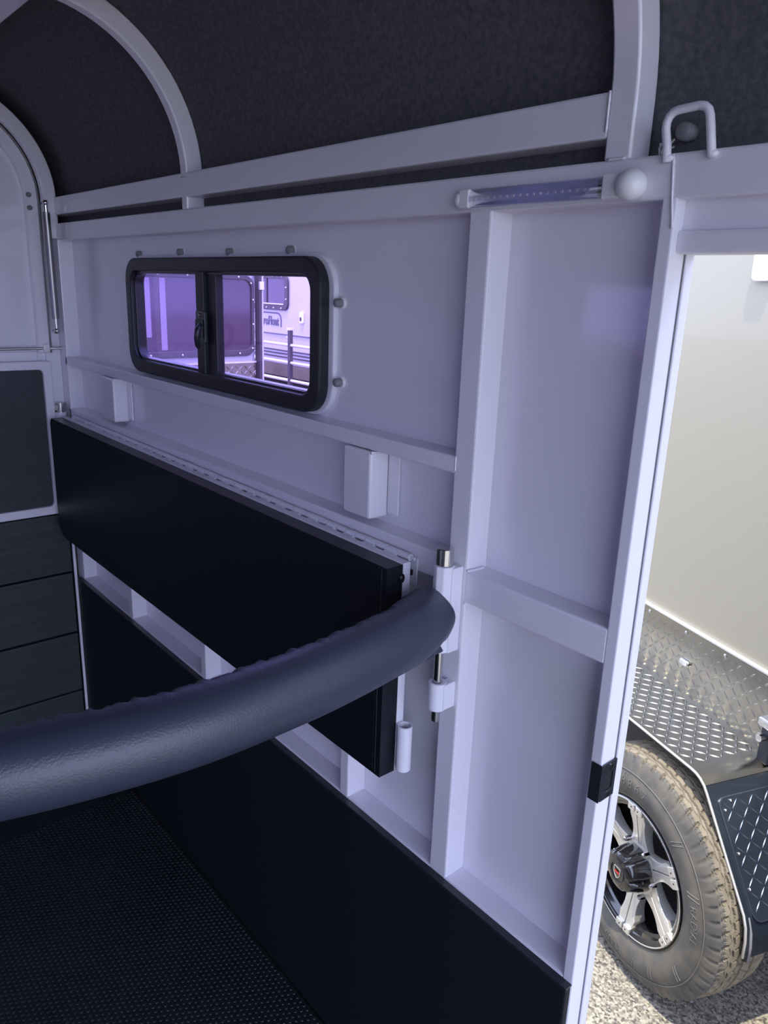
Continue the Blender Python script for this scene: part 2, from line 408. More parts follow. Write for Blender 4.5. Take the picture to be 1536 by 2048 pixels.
# door skin (curved top corner)
dp = [(-1.74, 1.262), (-0.06, 1.262), (-0.06, 1.70)] + arc(-0.265,1.70,0.205,0,PI/2,16)[1:] + [(-1.74, 1.905)]
MB().prism(dp, fx(-2.405), fx(-2.374)).build('upper_door', 'paint', tail)
MB().box(-2.380, -2.366, -1.7, -0.066, 1.262, 1.288).build('door_bottom_rail', 'paint', tail, 0.002)
MB().box(-2.402, -2.376, -0.11, -0.03, 1.22, 1.30).box(-2.400, -2.366, -0.042, 0.0, 0.80, 1.70).build('tail_post', 'paint_satin', tail, 0.002)
MB().box(-2.400, -2.350, -0.10, -0.040, 0.80, 1.262).build('panel_backing', 'under', tail) if False else None
for zz in (1.712, 1.678):
    MB().cyl((-2.354,-0.056,zz),(-2.345,-0.056,zz),0.0065,12).sphere((-2.345,-0.056,zz),0.0065,10,6,(0.6,1,1)).build('screw_cap', 'grey_plastic', tail, smooth=True)
# framed panel
o_ = rrect(-1.70, -0.036, 0.800, 1.262, 0.004, 2); i_ = rrect(-1.676, -0.060, 0.826, 1.238, 0.012, 2)
MB().ring(o_, i_, fx(-2.385), fx(-2.345)).build('panel_frame', 'paint', tail, 0.003)
MB().box(-2.39, -2.357, -1.68, -0.055, 0.82, 1.244).build('dark_panel', 'tail_panel', tail)
zs = [0.0, 0.180, 0.389, 0.598, 0.797]
for a, b in zip(zs[:-1], zs[1:]):
    MB().box(-2.41, -2.355 - random.uniform(0,0.003), -1.72, -0.022, a+0.003, b-0.003).build('plank', 'plank', tail, 0.003)
MB().box(-2.42, -2.40, -1.74, 0.0, 0.0, 1.3).build('ramp_back', 'under', tail)
MB().box(-2.352, -2.344, -0.020, -0.012, 0.0, 0.80).build('corner_angle', 'paint', tail, 0.002)
# hinge pin in the corner
hp = MB().cyl((-2.345,-0.02,1.112),(-2.345,-0.02,1.14),0.012,16).build('hinge_pin', 'chrome', tail, smooth=True, auto=0.6)
MB().cyl((-2.345,-0.02,1.06),(-2.345,-0.02,1.112),0.016,16).build('hinge_socket', 'paint', tail, smooth=True, auto=0.6)
MB().box(-2.362,-2.35,-0.04,-0.012,1.115,1.132).build('hinge_plate', 'chrome', tail, 0.001)

# ---- far (unseen) side of the float, so light and reflections are enclosed as in the real one
fw = MB()
for b in ((XC-0.03, XF, -0.02, 1.27), (XC-0.03, XF, 1.56, 1.72), (XC-0.03, -1.87, 1.27, 1.56), (-1.06, XF, 1.27, 1.56)):
    fw.box(b[0], b[1], -1.80, -1.755, b[2], b[3])
far = fw.build('wall_front', 'paint', None)
fo_ = MB().ring(rrect(-1.881,-1.049,1.262,1.568,0.05,8), rrect(-1.851,-1.079,1.292,1.538,0.03,8), fy(-1.765), fy(-1.748)).build('window_frame','frame_black',far,0.003)  # unseen window, added to bring violet light to the side wall and tail
MB().box(XF-1.35, XF-0.005, -1.754, -1.746, 0.45, 1.70).build('dimming_panel', 'felt', far)  # unseen dark panel, added to cut bounce onto the door-end bay
MB().box(-1.86,-1.07,-1.782,-1.778,1.28,1.55).build('pane','window_glass',fo_)
tag(far, 'opposite white side wall with dark lower lining', kind='structure')
MB().box(XC, XF, -1.754, -1.742, 0.0, 0.45).build('lower_lining', 'rubber', far)
# roof top skin, so no sun comes through
MB().strip([(0.062, 1.60)] + roof_profile(0.325) + [(-1.812, 1.60)], fx(XC-0.11), fx(XF+0.02), 0.008).build('roof_skin', 'trailer_paint', ceil, smooth=True, auto=0.5)

# ================================================================== WINDOW
win = empty('window_1', 'black framed sliding window with violet tinted panes', kind='structure')
FO = rrect(-1.881, -1.073, 1.283, 1.548, 0.052, 8)
FI = rrect(-1.851, -1.103, 1.313, 1.519, 0.030, 8)
MB().ring(FO, FI, fy(0.010), fy(0.036)).build('window_frame', 'frame_black', win, 0.004, seg=3)
MB().ring(rrect(-1.853,-1.101,1.311,1.521,0.032,8), rrect(-1.846,-1.108,1.318,1.514,0.026,8), fy(0.020), fy(0.043)).build('inner_channel', 'black_plastic', win, 0.001)
MB().ring(rrect(-1.893,-1.059,1.2775,1.555,0.060,8), rrect(-1.878,-1.080,1.287,1.543,0.045,8), fy(0.030), fy(0.041)).build('window_flange', 'paint_satin', win, 0.003)
MB().box(-1.850,-1.502,0.040,0.044,1.312,1.520).build('pane', 'window_glass_hazy', win)
MB().box(-1.49,-1.104,0.030,0.034,1.312,1.520).build('pane', 'window_glass', win)
MB().box(-1.528,-1.490,0.016,0.046,1.312,1.520).box(-1.490,-1.452,0.022,0.040,1.312,1.520).box(-1.4925,-1.4895,0.013,0.02,1.312,1.520).build('mullion', 'frame_black', win, 0.002)
MB().box(-1.485,-1.106,0.024,0.042,1.312,1.319).box(-1.485,-1.106,0.018,0.022,1.306,1.314).build('sliding_track', 'black_plastic', win, 0.001)
la = MB().prism(rrect(-1.517,-1.478,1.375,1.442,0.004,3), fy(0.016), fy(0.009)).build('latch', 'black_plastic', win, 0.001)
MB().box(-1.511,-1.484,0.004,0.0095,1.386,1.424).build('latch_body','frame_black',la,0.001)
MB().tube([(-1.478,0.0,1.416),(-1.476,-0.008,1.405),(-1.477,-0.010,1.388),(-1.483,-0.006,1.372),(-1.489,-0.001,1.366)],[0.004,0.006,0.0062,0.005,0.003],10).build('latch_lever','black_plastic',la,smooth=True)
MB().cyl((-1.498,0.009,1.433),(-1.498,0.006,1.433),0.0035,10).build('latch_screw','dull_steel',la)
capm = None
for (x, z) in ((-1.846,1.558),(-1.628,1.560),(-1.413,1.558),(-1.197,1.559),(-1.048,1.474),(-1.046,1.343)):
    if z < 1.5: yy = 0.036
    else: yy = 0.040
    c = MB().cyl((x,yy,z),(x,yy-0.010,z),0.0076,14,0.0072).sphere((x,yy-0.010,z),0.0072,12,6,(1,0.55,1)).build('screw_cap','grey_plastic',win,smooth=True,auto=0.9)
    MB().cyl((x,0.0405,z),(x,yy-0.001 if z<1.5 else 0.0385,z),0.0098,16).build('cap_washer','white_plastic',c)

# ================================================================== THINGS ON THE SIDE WALL
# hollow mounting brackets under the mid rail
def bracket(x0, x1, z0, z1, label):
    t = empty('mounting_bracket', label, 'bracket', ((x0+x1)/2, 0.039, z0), group='box brackets under the mid rail')
    lx = lambda v: v-(x0+x1)/2; 
    MB().box(lx(x0),lx(x1),-0.041,0.0,0.0,z1-z0).build('box_section','paint',t,0.004)
    MB().box(lx(x1)+0.001,lx(x1)+0.028,-0.004,0.0,0.006,z1-z0-0.004).build('flange_plate','paint',t,0.002)
    P=[Vector((lx(x1),-0.040+0.038*k/9,z1-z0-0.002)) for k in range(10)]
    MB().tube(P,[0.0025*(0.6+0.7*random.random()) for _ in P],6).build('weld_bead','paint',t,smooth=True)
    return t
bracket(-2.052,-1.972,1.135,1.250,'white box bracket below the window at the tail end, above the pad hinge')
bracket(-0.984,-0.913,1.137,1.250,'white box bracket right of the window, left of the tall door post')

# padded drop panel on piano hinge
pan = empty('padded_bench','long black padded vinyl panel hanging from a white piano hinge below the window','padded panel',(-1.55,-0.02,0.745))
PX0, PX1 = -2.305, -0.790
def plocal(mb): return remap(mb, lambda x,y,z:(x+1.55,y+0.02,z-0.745))
poly = [(PX1,0.747),(PX1,1.104),(PX0+0.012,1.104)] + arc(PX0+0.02,1.084,0.02,PI/2,PI,5)[1:] + arc(PX0+0.055,0.802,0.055,PI,1.5*PI,8)
plocal(MB().prism(poly, fy(-0.0345), fy(-0.066))).build('cushion','vinyl',pan,0.011,seg=4)
plocal(MB().box(PX0+0.01,PX1+0.001,-0.034,-0.0195,0.749,1.106)).build('backing_board','paint_satin',pan,0.0015)
# seam near the right end + stitches
plocal(MB().tube([(PX1-0.012,-0.066,0.752),(PX1-0.012,-0.0668,0.93),(PX1-0.012,-0.066,1.10)],0.0012,6)).build('seam','vinyl',pan)
sg = MB()
z = 0.757
while z < 1.098:
    sg.box(PX1-0.0185,PX1-0.0172,-0.0672,-0.0655,z,z+0.004); z += 0.0062
plocal(sg).build('stitching','black_plastic',pan,kind='stuff')
kd = plocal(MB().sphere((PX1+0.001,-0.037,1.083),0.006,10,6,(0.6,1,1.3))).build('vinyl_knot','vinyl',pan,smooth=True)
plocal(MB().box(-2.27,-0.793,-0.0194,-0.0170,1.040,1.072)).build('hinge_leaf','paint_satin',pan,0.0005)
plocal(MB().box(-2.27,-0.793,-0.003,-0.0005,1.06,1.106)).build('wall_leaf','paint_satin',pan,0.0005)
kx = -2.268; kl = 0.0262; k_i = 0
kme = MB().cyl((0,0,0),(kl-0.0012,0,0),0.0058,10).mesh('knuckle',M['paint_satin'],True)
kme.set_sharp_from_angle(angle=0.7)
while kx + kl < -0.79:
    o = bpy.data.objects.new('knuckle', kme); COL.objects.link(o); o.parent = pan; o.location = (kx+1.55,-0.0085+0.02,1.1065-0.745)
    if k_i % 2 == 0:
        plocal(MB().box(kx+0.0002,kx+kl-0.0012,-0.0196,-0.010,1.1015,1.1062)).build('knuckle_strap','paint_satin',pan)
    kx += kl; k_i += 1
plocal(MB().cyl((-2.272,-0.0085,1.1065),(-0.793,-0.0085,1.1065),0.0026,8)).build('hinge_wire','paint_satin',pan)
plocal(MB().box(-2.27,-0.800,-0.0193,-0.004,1.078,1.086)).build('hinge_gap_shade','under',pan)  # black strip standing in for the shade between the knuckles
# tube socket at the lower right corner
ts = MB(); n=18
ts.ring([(0.0125*math.cos(2*PI*k/n),0.0125*math.sin(2*PI*k/n)) for k in range(n)],[(0.0088*math.cos(2*PI*k/n),0.0088*math.sin(2*PI*k/n)) for k in range(n)],
        lambda a,b:(-0.776+a,-0.028+b,0.756), lambda a,b:(-0.776+a,-0.028+b,0.836))
plocal(ts).build('tube_socket','paint_satin',pan,0.0008,smooth=True,auto=0.7)

# padded bar that swings from the post
bar = empty('padded_bar','black vinyl padded bar crossing the stall, pinned to the white door post','padded bar',(-0.70,-0.05,1.047))
ctrl = [(-0.734,-0.010),(-0.722,-0.045),(-0.703,-0.088),(-0.690,-0.130),(-0.675,-0.220),(-0.666,-0.310),(-0.664,-0.435),(-0.678,-0.540),(-0.703,-0.640),(-0.745,-0.75),(-0.80,-0.86),(-0.9,-1.0)]
path = []
def cr(p0,p1,p2,p3,t):
    return tuple(0.5*((2*p1[i])+(-p0[i]+p2[i])*t+(2*p0[i]-5*p1[i]+4*p2[i]-p3[i])*t*t+(-p0[i]+3*p1[i]-3*p2[i]+p3[i])*t**3) for i in range(2))
for i in range(len(ctrl)-1):
    p0=ctrl[max(i-1,0)];p1=ctrl[i];p2=ctrl[i+1];p3=ctrl[min(i+2,len(ctrl)-1)]
    for k in range(30): path.append(cr(p0,p1,p2,p3,k/30))
path.append(ctrl[-1])
start = 24
NR = 40; RB = 0.0415
V = []; F = []
pts = path[start:]
acc = 0
for i, p in enumerate(pts):
    a = Vector(pts[max(i-1,0)]); b = Vector(pts[min(i+1,len(pts)-1)]); t = (b-a).normalized(); nx = Vector((-t.y, t.x))  # nx points to +x side
    if nx.x < 0: nx = -nx
    if i: acc += (Vector(p)-Vector(pts[i-1])).length
    for k in range(NR):
        th = 2*PI*k/NR; r = RB
        # gathers along the seam on the tail-side of the top
        w = math.exp(-((th-2.15)/0.33)**2)
        r += w*(0.0011*math.sin(acc*260)+0.0009*math.sin(acc*417+1.3)+0.0008*math.sin(acc*93+2)+0.0006*math.sin(acc*700))
        # slack folds near the pinned end
        w2 = math.exp(-(acc/0.10)**2)
        r += w2*0.0015*math.sin(th*5+acc*60)
        if i < 6: r *= [0.95,0.975,0.99,0.997,1.0,1.0][i]
        V.append((p[0]+nx.x*math.cos(th)*r+0.70, p[1]+nx.y*math.cos(th)*r+0.05, math.sin(th)*r*1.03))
for i in range(len(pts)-1):
    for k in range(NR):
        k2=(k+1)%NR; F.append((i*NR+k,i*NR+k2,(i+1)*NR+k2,(i+1)*NR+k))
F.append(tuple(range(NR))); F.append(tuple((len(pts)-1)*NR+k for k in range(NR)))
bm_ = MB(); bm_.add(V,F); bc = bm_.build('bar_cover','vinyl_bar',bar,smooth=True,auto=1.0)
# flap of the cover below
fl_ = MB(); FV=[]; FF=[]
NFL = 66
for i,p in enumerate(pts[6:6+NFL]):
    j=i+6; tp = max(0.0, 1-i/(NFL-1.0)); a=Vector(pts[j-1]); b=Vector(pts[j+1]); t=(b-a).normalized(); nx=Vector((-t.y,t.x)); nx = nx if nx.x>0 else -nx
    for (c_,z_) in ((0.012,-0.036),(0.019,-0.034),(0.019+0.009*tp,-0.034-0.013*tp),(0.0165+0.009*tp,-0.0355-0.013*tp)):
        FV.append((p[0]+nx.x*c_+0.70,p[1]+nx.y*c_+0.05,z_ - (0.001*math.sin(i*0.25)*tp)))
nf=len(FV)//4
for i in range(nf-1):
    for k in range(4):
        k2=(k+1)%4; FF.append((i*4+k,i*4+k2,(i+1)*4+k2,(i+1)*4+k))
FF += [(0,1,2,3),(nf*4-1,nf*4-2,nf*4-3,nf*4-4)]
fl_.add(FV,FF).build('cover_flap','vinyl_bar',bar)
# white sleeve welded to the bar
def blocal(mb): return remap(mb, lambda x,y,z:(x+0.70,y+0.05,z-1.047))
blocal(MB().cyl((-0.716,-0.022,0.990),(-0.716,-0.022,1.124),0.0155,8)).build('sleeve','paint_satin',bar,0.002)
# steel pin through sleeve and bracket
pin = empty('locking_pin','round steel pin dropped through the white sleeve at the bar end','pin',(-0.716,-0.022,0.872))
def nlocal(mb): return remap(mb, lambda x,y,z:(x+0.716,y+0.022,z-0.872))
nlocal(MB().cyl((-0.716,-0.022,1.1245),(-0.716,-0.022,1.150),0.0128,20)).build('pin_head','chrome',pin,0.001,smooth=True,auto=0.6)
nlocal(MB().cyl((-0.716,-0.022,0.872),(-0.716,-0.022,1.1244),0.0066,16)).build('pin_shank','chrome',pin,0.001,smooth=True,auto=0.6)
# lower bracket and upper pad plates on post
n=16
MB().ring([(0.0135*math.cos(2*PI*k/n),0.0135*math.sin(2*PI*k/n)) for k in range(n)],[(0.0078*math.cos(2*PI*k/n),0.0078*math.sin(2*PI*k/n)) for k in range(n)],
   lambda a,b:(-0.716+a,-0.022+b,0.893), lambda a,b:(-0.716+a,-0.022+b,0.938)).build('pin_socket','paint_satin',wall,0.001,smooth=True,auto=0.7)
MB().box(-0.717,-0.7005,-0.022,0.002,0.895,0.937).build('socket_web','paint_satin',wall,0.002)
MB().box(-0.717,-0.699,-0.022,0.0,0.990,1.122).build('sleeve_web','paint_satin',wall,0.002)
# strike plate on the jamb
sp = MB().ring(rrect(0,0.034,0,0.054,0.003,2), rrect(0.010,0.025,0.012,0.040,0.002,2), lambda a,b:(-0.4412,a+0.0,b+0.880), lambda a,b:(-0.4394,a+0.0,b+0.880))
sp.box(-0.4555,-0.4394,-0.0022,-0.0004,0.880,0.934)
spo = sp.build('strike_plate','frame_black',wall,0.0006)
MB().box(-0.4418,-0.4411,0.008,0.027,0.890,0.922).build('strike_hole','under',spo)
for zz in (0.887,0.927):
    MB().cyl((-0.4396,0.017,zz),(-0.4382,0.017,zz),0.0042,12).build('screw','chrome',spo)

# LED strip light
led = empty('led_strip_light','slim white led strip light with round sensor on the top rail above the tall panel','light',(-0.61,-0.0005,1.612))
def llocal(mb): return remap(mb, lambda x,y,z:(x+0.61,y+0.0005,z-1.612))
llocal(MB().box(-0.722,-0.523,-0.0075,-0.001,1.600,1.6235)).build('housing','white_plastic',led,0.001)
llocal(MB().box(-0.719,-0.533,-0.0085,-0.0076,1.6025,1.622)).build('led_board','led_board',led)
llocal(MB().box(-0.533,-0.524,-0.0088,-0.0076,1.604,1.6205)).build('resistor_block','black_plastic',led)
for k in range(18):
    x=-0.713+k*0.0102
    llocal(MB().box(x-0.0014,x+0.0014,-0.0096,-0.0086,1.6105,1.6133)).build('led_chip','led',led)
lc = MB(); prof=[(1.601+0.0215*k/8, -0.0105-0.004*math.sin(PI*k/8)) for k in range(9)]
lc.strip([(p[1],p[0]) for p in prof], lambda a,b:(-0.720,a,b), lambda a,b:(-0.523,a,b), 0.0006)
llocal(lc).build('clear_cover','clear_cover',led,smooth=True)
llocal(MB().box(-0.738,-0.7205,-0.015,-0.0005,1.601,1.6235)).build('end_cap','white_plastic',led,0.002)
llocal(MB().sphere((-0.740,-0.008,1.612),0.0112,14,8,(0.8,0.75,1))).build('end_dome','white_plastic',led,smooth=True)
llocal(MB().box(-0.5235,-0.500,-0.0165,-0.0005,1.600,1.625)).build('end_cap','white_plastic',led,0.002)
llocal(MB().sphere((-0.490,-0.012,1.6125),0.0160,24,16,(1,1,1))).build('sensor_dome','white_plastic',led,smooth=True)

# tie loop on the rail
tl = empty('tie_loop','white painted steel tie loop standing on the top rail above the doorway','tie ring',(-0.433,0.0,1.638))
P = [(-0.457,-0.004,1.632),(-0.459,-0.004,1.648),(-0.4625,-0.004,1.663)] + [(-0.4625+0.012+0.012*math.cos(a),-0.004,1.667+0.012*math.sin(a)) for a in (PI*0.95,PI*0.8,PI*0.65,PI*0.5)] \
  + [(-0.432,-0.004,1.680)] + [(-0.417-0.012+0.012*math.cos(a),-0.004,1.668+0.012*math.sin(a)) for a in (PI*0.5,PI*0.35,PI*0.2,PI*0.05)] + [(-0.414,-0.004,1.655),(-0.410,-0.004,1.634)]
remap(MB().tube(P,0.0043,12), lambda x,y,z:(x+0.433,y,z-1.638)).build('loop_rod','paint_satin',tl,smooth=True)
for xx in (-0.457,-0.410):
    remap(MB().sphere((xx,-0.003,1.636),0.0062,10,6,(1,0.8,0.7)), lambda x,y,z:(x+0.433,y,z-1.638)).build('weld','paint_satin',tl,smooth=True)

# gas strut at the tail corner
gs = empty('gas_strut','slim steel gas strut with ball ends in the tail corner beside the curved door','gas strut',(-2.318,-0.02,1.338))
A = Vector((-2.315,-0.022,1.350)); B = Vector((-2.310,-0.026,1.692)); G0 = Vector((-2.318,-0.02,1.338))
def glocal(mb): return remap(mb, lambda x,y,z:(x-G0.x,y-G0.y,z-G0.z))
d_=(B-A)
glocal(MB().cyl(A+d_*0.10,A+d_*0.93,0.0098,18)).build('cylinder','dull_steel',gs,smooth=True,auto=0.6)
glocal(MB().cyl(A+d_*0.02,A+d_*0.10,0.0062,12)).build('piston_rod','chrome',gs,smooth=True,auto=0.6)
glocal(MB().cyl(A+d_*0.93,B-d_*0.01,0.006,12)).build('neck','chrome',gs,smooth=True,auto=0.6)
glocal(MB().sphere(tuple(A),0.0085,14,8).cyl(A,A+Vector((-0.025,0,0)),0.004,8)).build('ball_end','chrome',gs,smooth=True)
glocal(MB().sphere(tuple(B),0.0085,14,8).cyl(B,B+Vector((-0.03,0,0)),0.004,8)).build('ball_end','chrome',gs,smooth=True)

# thin rod across the tail door
rd = empty('door_rod','thin steel rod running across the bottom of the curved tail door','rod',(-2.350,-0.02,1.300))
remap(MB().cyl((-2.350,-1.2,1.303),(-2.350,-0.002,1.298),0.0042,10),lambda x,y,z:(x+2.35,y+0.02,z-1.3)).build('rod','chrome',rd,smooth=True,auto=0.6)
remap(MB().box(-2.366,-2.341,-0.054,-0.036,1.288,1.312),lambda x,y,z:(x+2.35,y+0.02,z-1.3)).build('rod_clip','white_plastic',rd,0.004)

# ================================================================== OUTSIDE
GZ = -0.343; TZ = -0.35
g = MB().box(-40, 30, -30, 40, GZ-0.2, GZ).build('ground', 'ground', None); tag(g, 'weathered bitumen yard', kind='structure')
# loose stones where the yard shows through the doorway
pb = MB()
for k in range(900):
    x = random.uniform(-1.15,-0.2); y = random.uniform(0.35,1.6); r = random.uniform(0.002,0.0065)
    pb.sphere((x,y,GZ+r*0.2), r, 6, 4, (random.uniform(.8,1.3),random.uniform(.8,1.3),0.6))
pbo = pb.build('loose_stones','pebble',g,smooth=True,kind='stuff')

# ---- trailer beside the doorway (local axes: x along its side, y into it, z up from the ground)
YAW = math.radians(-20)
tr = empty('horse_trailer','champagne trailer with tread plate mudguard and alloy wheel outside the doorway','trailer',(-0.855,0.927,TZ),YAW)
MB().box(-1.9,2.2,0.302,2.0,0.70,2.55).build('body_side','trailer_paint',tr,0.02)
MB().box(-1.9,2.2,0.305,2.0,0.33,0.70).build('under_body','under',tr)
MB().box(-1.9,2.2,0.296,0.302,0.704,0.920).build('side_plate','plate',tr)
remap(tread_bars(-0.9,0.55,0.708,0.916,0.0245,0.0270,0.0056,0.0018), lambda u,v,h:(u,0.296-h,v)).build('tread_pattern','plate',tr,kind='stuff')
MB().box(-1.9,2.2,0.288,0.302,0.9205,0.927).build('edge_trim','silver',tr,0.001)
for u in (-0.62,-0.397,-0.234,-0.08,0.08,0.24):
    MB().sphere((u,0.295,0.903),0.0055,10,6,(1,0.5,1)).build('rivet','chrome',tr,smooth=True)
mk = MB().prism(rrect(-0.238,-0.200,0.803,0.823,0.009,4), lambda a,b:(a,0.296,b), lambda a,b:(a,0.286,b)).build('shiny_piece','chrome',tr,0.004)  # small shiny chrome piece on the side plate
# mudguard profile in (u,z)
def mud_prof():
    top = 0.703
    return [(-1.3, top), (-0.6, top), (0.095, top), (0.112, 0.7015), (0.128, 0.696), (0.143, 0.686), (0.155, 0.672),
            (0.322, 0.452), (0.334, 0.425), (0.340, 0.390), (0.341, 0.345)]
mp = mud_prof()
MB().strip(mp[:6], lambda a,b:(a,0.062,b), lambda a,b:(a,0.300,b), 0.004).build('mudguard','plate',tr,smooth=True,auto=0.35)
MB().strip(mp[5:], lambda a,b:(a,0.062,b), lambda a,b:(a,0.300,b), 0.004).build('mudguard_front_dark','plate_black',tr,smooth=True,auto=0.35)  # same plate as the top; its dark reflection is painted as black
MB().tube([(p[0],0.060,p[1]+0.002) for p in mp],0.0036,10).build('mudguard_lip','silver',tr,smooth=True)
MB().tube([(p[0],0.068,p[1]-0.008) for p in mp],0.0055,8).build('lip_seal','under',tr,smooth=True)
MB().strip(mp, lambda a,b:(a,0.070,b-0.012), lambda a,b:(a,0.074,b-0.012), 0.010).build('lip_flange','grey_plastic',tr,smooth=True)
remap(tread_bars(-0.75,0.085,0.070,0.294,0.0245,0.0270,0.0056,0.0018), lambda u,v,h:(u,v,0.707+h)).build('tread_pattern','plate',tr,kind='stuff')
# black riveted tread plate on the front slope of the mudguard
i0 = 6
S0 = Vector(mp[i0]); S1 = Vector(mp[i0+1]); sd = (S1-S0).normalized(); sn = Vector((-sd.y, sd.x)); SL = (S1-S0).length
def on_slope(s, w, h): return (S0.x+sd.x*s+sn.x*(h+0.0042), w, S0.y+sd.y*s+sn.y*(h+0.0042))
pl = rrect(0.015, SL+0.02, 0.082, 0.292, 0.022, 5)
MB().prism(pl, lambda a,b: on_slope(a,b,0.0), lambda a,b: on_slope(a,b,0.003)).build('front_plate','plate_black',tr,0.0006)
MB().ring(rrect(0.0135,SL+0.0215,0.0805,0.2935,0.0235,5), rrect(0.016,SL+0.019,0.083,0.291,0.021,5), lambda a,b: on_slope(a,b,0.0), lambda a,b: on_slope(a,b,0.0034)).build('plate_edge','plate_blackbar',tr)
remap(tread_bars(0.022,SL+0.012,0.09,0.288,0.0255,0.031,0.0032,0.0016), lambda u,v,h: on_slope(u,v,0.003+h)).build('tread_pattern','plate_blackbar',tr,kind='stuff')
for (s_,w_) in ((0.026,0.118),(0.045,0.094),(0.145,0.094),(0.225,0.094)):
    MB().sphere(on_slope(s_,w_,0.004),0.0045,8,6).build('rivet','chrome',tr,smooth=True)
# lower end of mudguard: smooth dark skirt
MB().box(-1.9,2.2,0.297,0.305,0.33,0.702).build('arch_liner','under',tr)
# strap bracket standing on the mudguard end
bk = MB().box(0.105,0.140,0.262,0.284,0.70,0.800).build('strap_bracket','frame_black',tr,0.003)
MB().box(0.100,0.145,0.250,0.288,0.802,0.826).build('bracket_clamp','chrome',bk,0.004)
MB().cyl((0.12,0.240,0.775),(0.12,0.262,0.775),0.010,12).build('bracket_bolt','chrome',bk)
# small glossy white block high on the side
lm = MB().prism(rrect(-0.20,-0.135,1.90,1.975,0.015,4), lambda a,b:(a,0.302,b), lambda a,b:(a,0.285,b)).build('white_block','gloss_white',tr,0.004)

# ---- wheel: tyre
TH = 672; R_T = 0.328; hub_z = 0.335
prof = []   # (w, r, kind)
for k in range(9):   # sidewall face from bead to shoulder (outer side)
    t = k/8; prof.append((0.020-0.034*math.sin(PI*(0.12+0.66*t)) , 0.196+0.098*t, 's'))
for w_, r_ in ((0.0015,0.305),(0.006,0.315),(0.0115,0.3225)): prof.append((w_, r_, 'h'))
nw = 96
for k in range(nw+1):
    w_ = 0.016 + 0.142*k/nw; c_ = (w_-0.087)/0.071
    prof.append((w_, R_T-0.007*abs(c_)**2.6-0.002, 't'))
for w_, r_ in ((0.166,0.318),(0.176,0.300),(0.186,0.26),(0.176,0.20)): prof.append((w_, r_, 'i'))
V=[];F=[]
blocks = 56
def zig(ph, amp): # trapezoid zig-zag
    x = ph - math.floor(ph); return amp*(2*abs(2*x-1)-1)
for i in range(TH):
    th = 2*PI*i/TH; ph = th/(2*PI)*blocks
    for (w_,r_,k_) in prof:
        r = r_; w = w_
        if k_ == 't':
            fr = ph - math.floor(ph)
            for c0,wd,amp in ((0.049,0.0027,0.0018),(0.085,0.0032,0.0012),(0.120,0.0027,0.0018)):
                if abs(w_-(c0+zig(ph,amp))) < wd: r -= 0.0075
            if abs(w_-(0.039+zig(ph+0.25,0.0024))) < 0.0009: r -= 0.004
            if w_ < 0.034 and abs(((ph + w_*14) % 1)-0.5) < 0.11: r -= 0.0075
            if w_ < 0.028 and abs(((ph*3 + w_*20) % 1)-0.5) < 0.10: r -= 0.0022
            if 0.053 < w_ < 0.081:
                zz = 0.16 if abs(w_-0.067) < 0.003 else 0.0
                if abs(((ph + (w_-0.053)*16*(1 if w_ < 0.067 else -1)) % 1)-0.5) < 0.07+zz: r -= 0.006
            if 0.089 < w_ < 0.116 and abs(((ph - (w_-0.089)*22) % 1)-0.5) < 0.08: r -= 0.006
            if w_ > 0.125 and fr < 0.17: r -= 0.006
        if k_ == 'h':
            if abs(((ph + w_*14) % 1)-0.5) < 0.11: r -= 0.006
        if k_ == 's' and abs(r_-0.282) < 0.007: w += 0.0022
        V.append((r*math.sin(th), w, r*math.cos(th)))
npf=len(prof)
for i in range(TH):
    j=(i+1)%TH
    for k in range(npf-1): F.append((i*npf+k,i*npf+k+1,j*npf+k+1,j*npf+k))
ty = MB(); ty.add(V,F); tyo = ty.build('tyre','tyre',tr,smooth=True,auto=0.6); tyo.location=(0,0,hub_z)
tyo.data.materials.append(M['tread'])
for p_ in tyo.data.polygons:
    if prof[p_.vertices[0] % npf][2] == 't' and prof[p_.vertices[0] % npf][0] > 0.026: p_.material_index = 1
def side_w(r): 
    t=(r-0.196)/0.098; return 0.020-0.034*math.sin(PI*(0.12+0.66*t))
def arc_text(txt, size, r0, ang0, name='tyre_lettering', m='tyre_text'):
    me = text_mesh(txt, size)
    for v in me.vertices:
        r = r0 + v.co.y; a = ang0 + v.co.x/r0
        v.co = (r*math.sin(a), side_w(r)-0.0012, r*math.cos(a))
    me.materials.clear(); me.materials.append(M[m])
    o = bpy.data.objects.new(name, me); COL.objects.link(o); o.parent = tyo; return o
arc_text('8 8 6 7', 0.036, 0.255, math.radians(-4))
arc_text('RADIAL', 0.030, 0.258, math.radians(80))
arc_text('PLUS', 0.034, 0.255, math.radians(182))
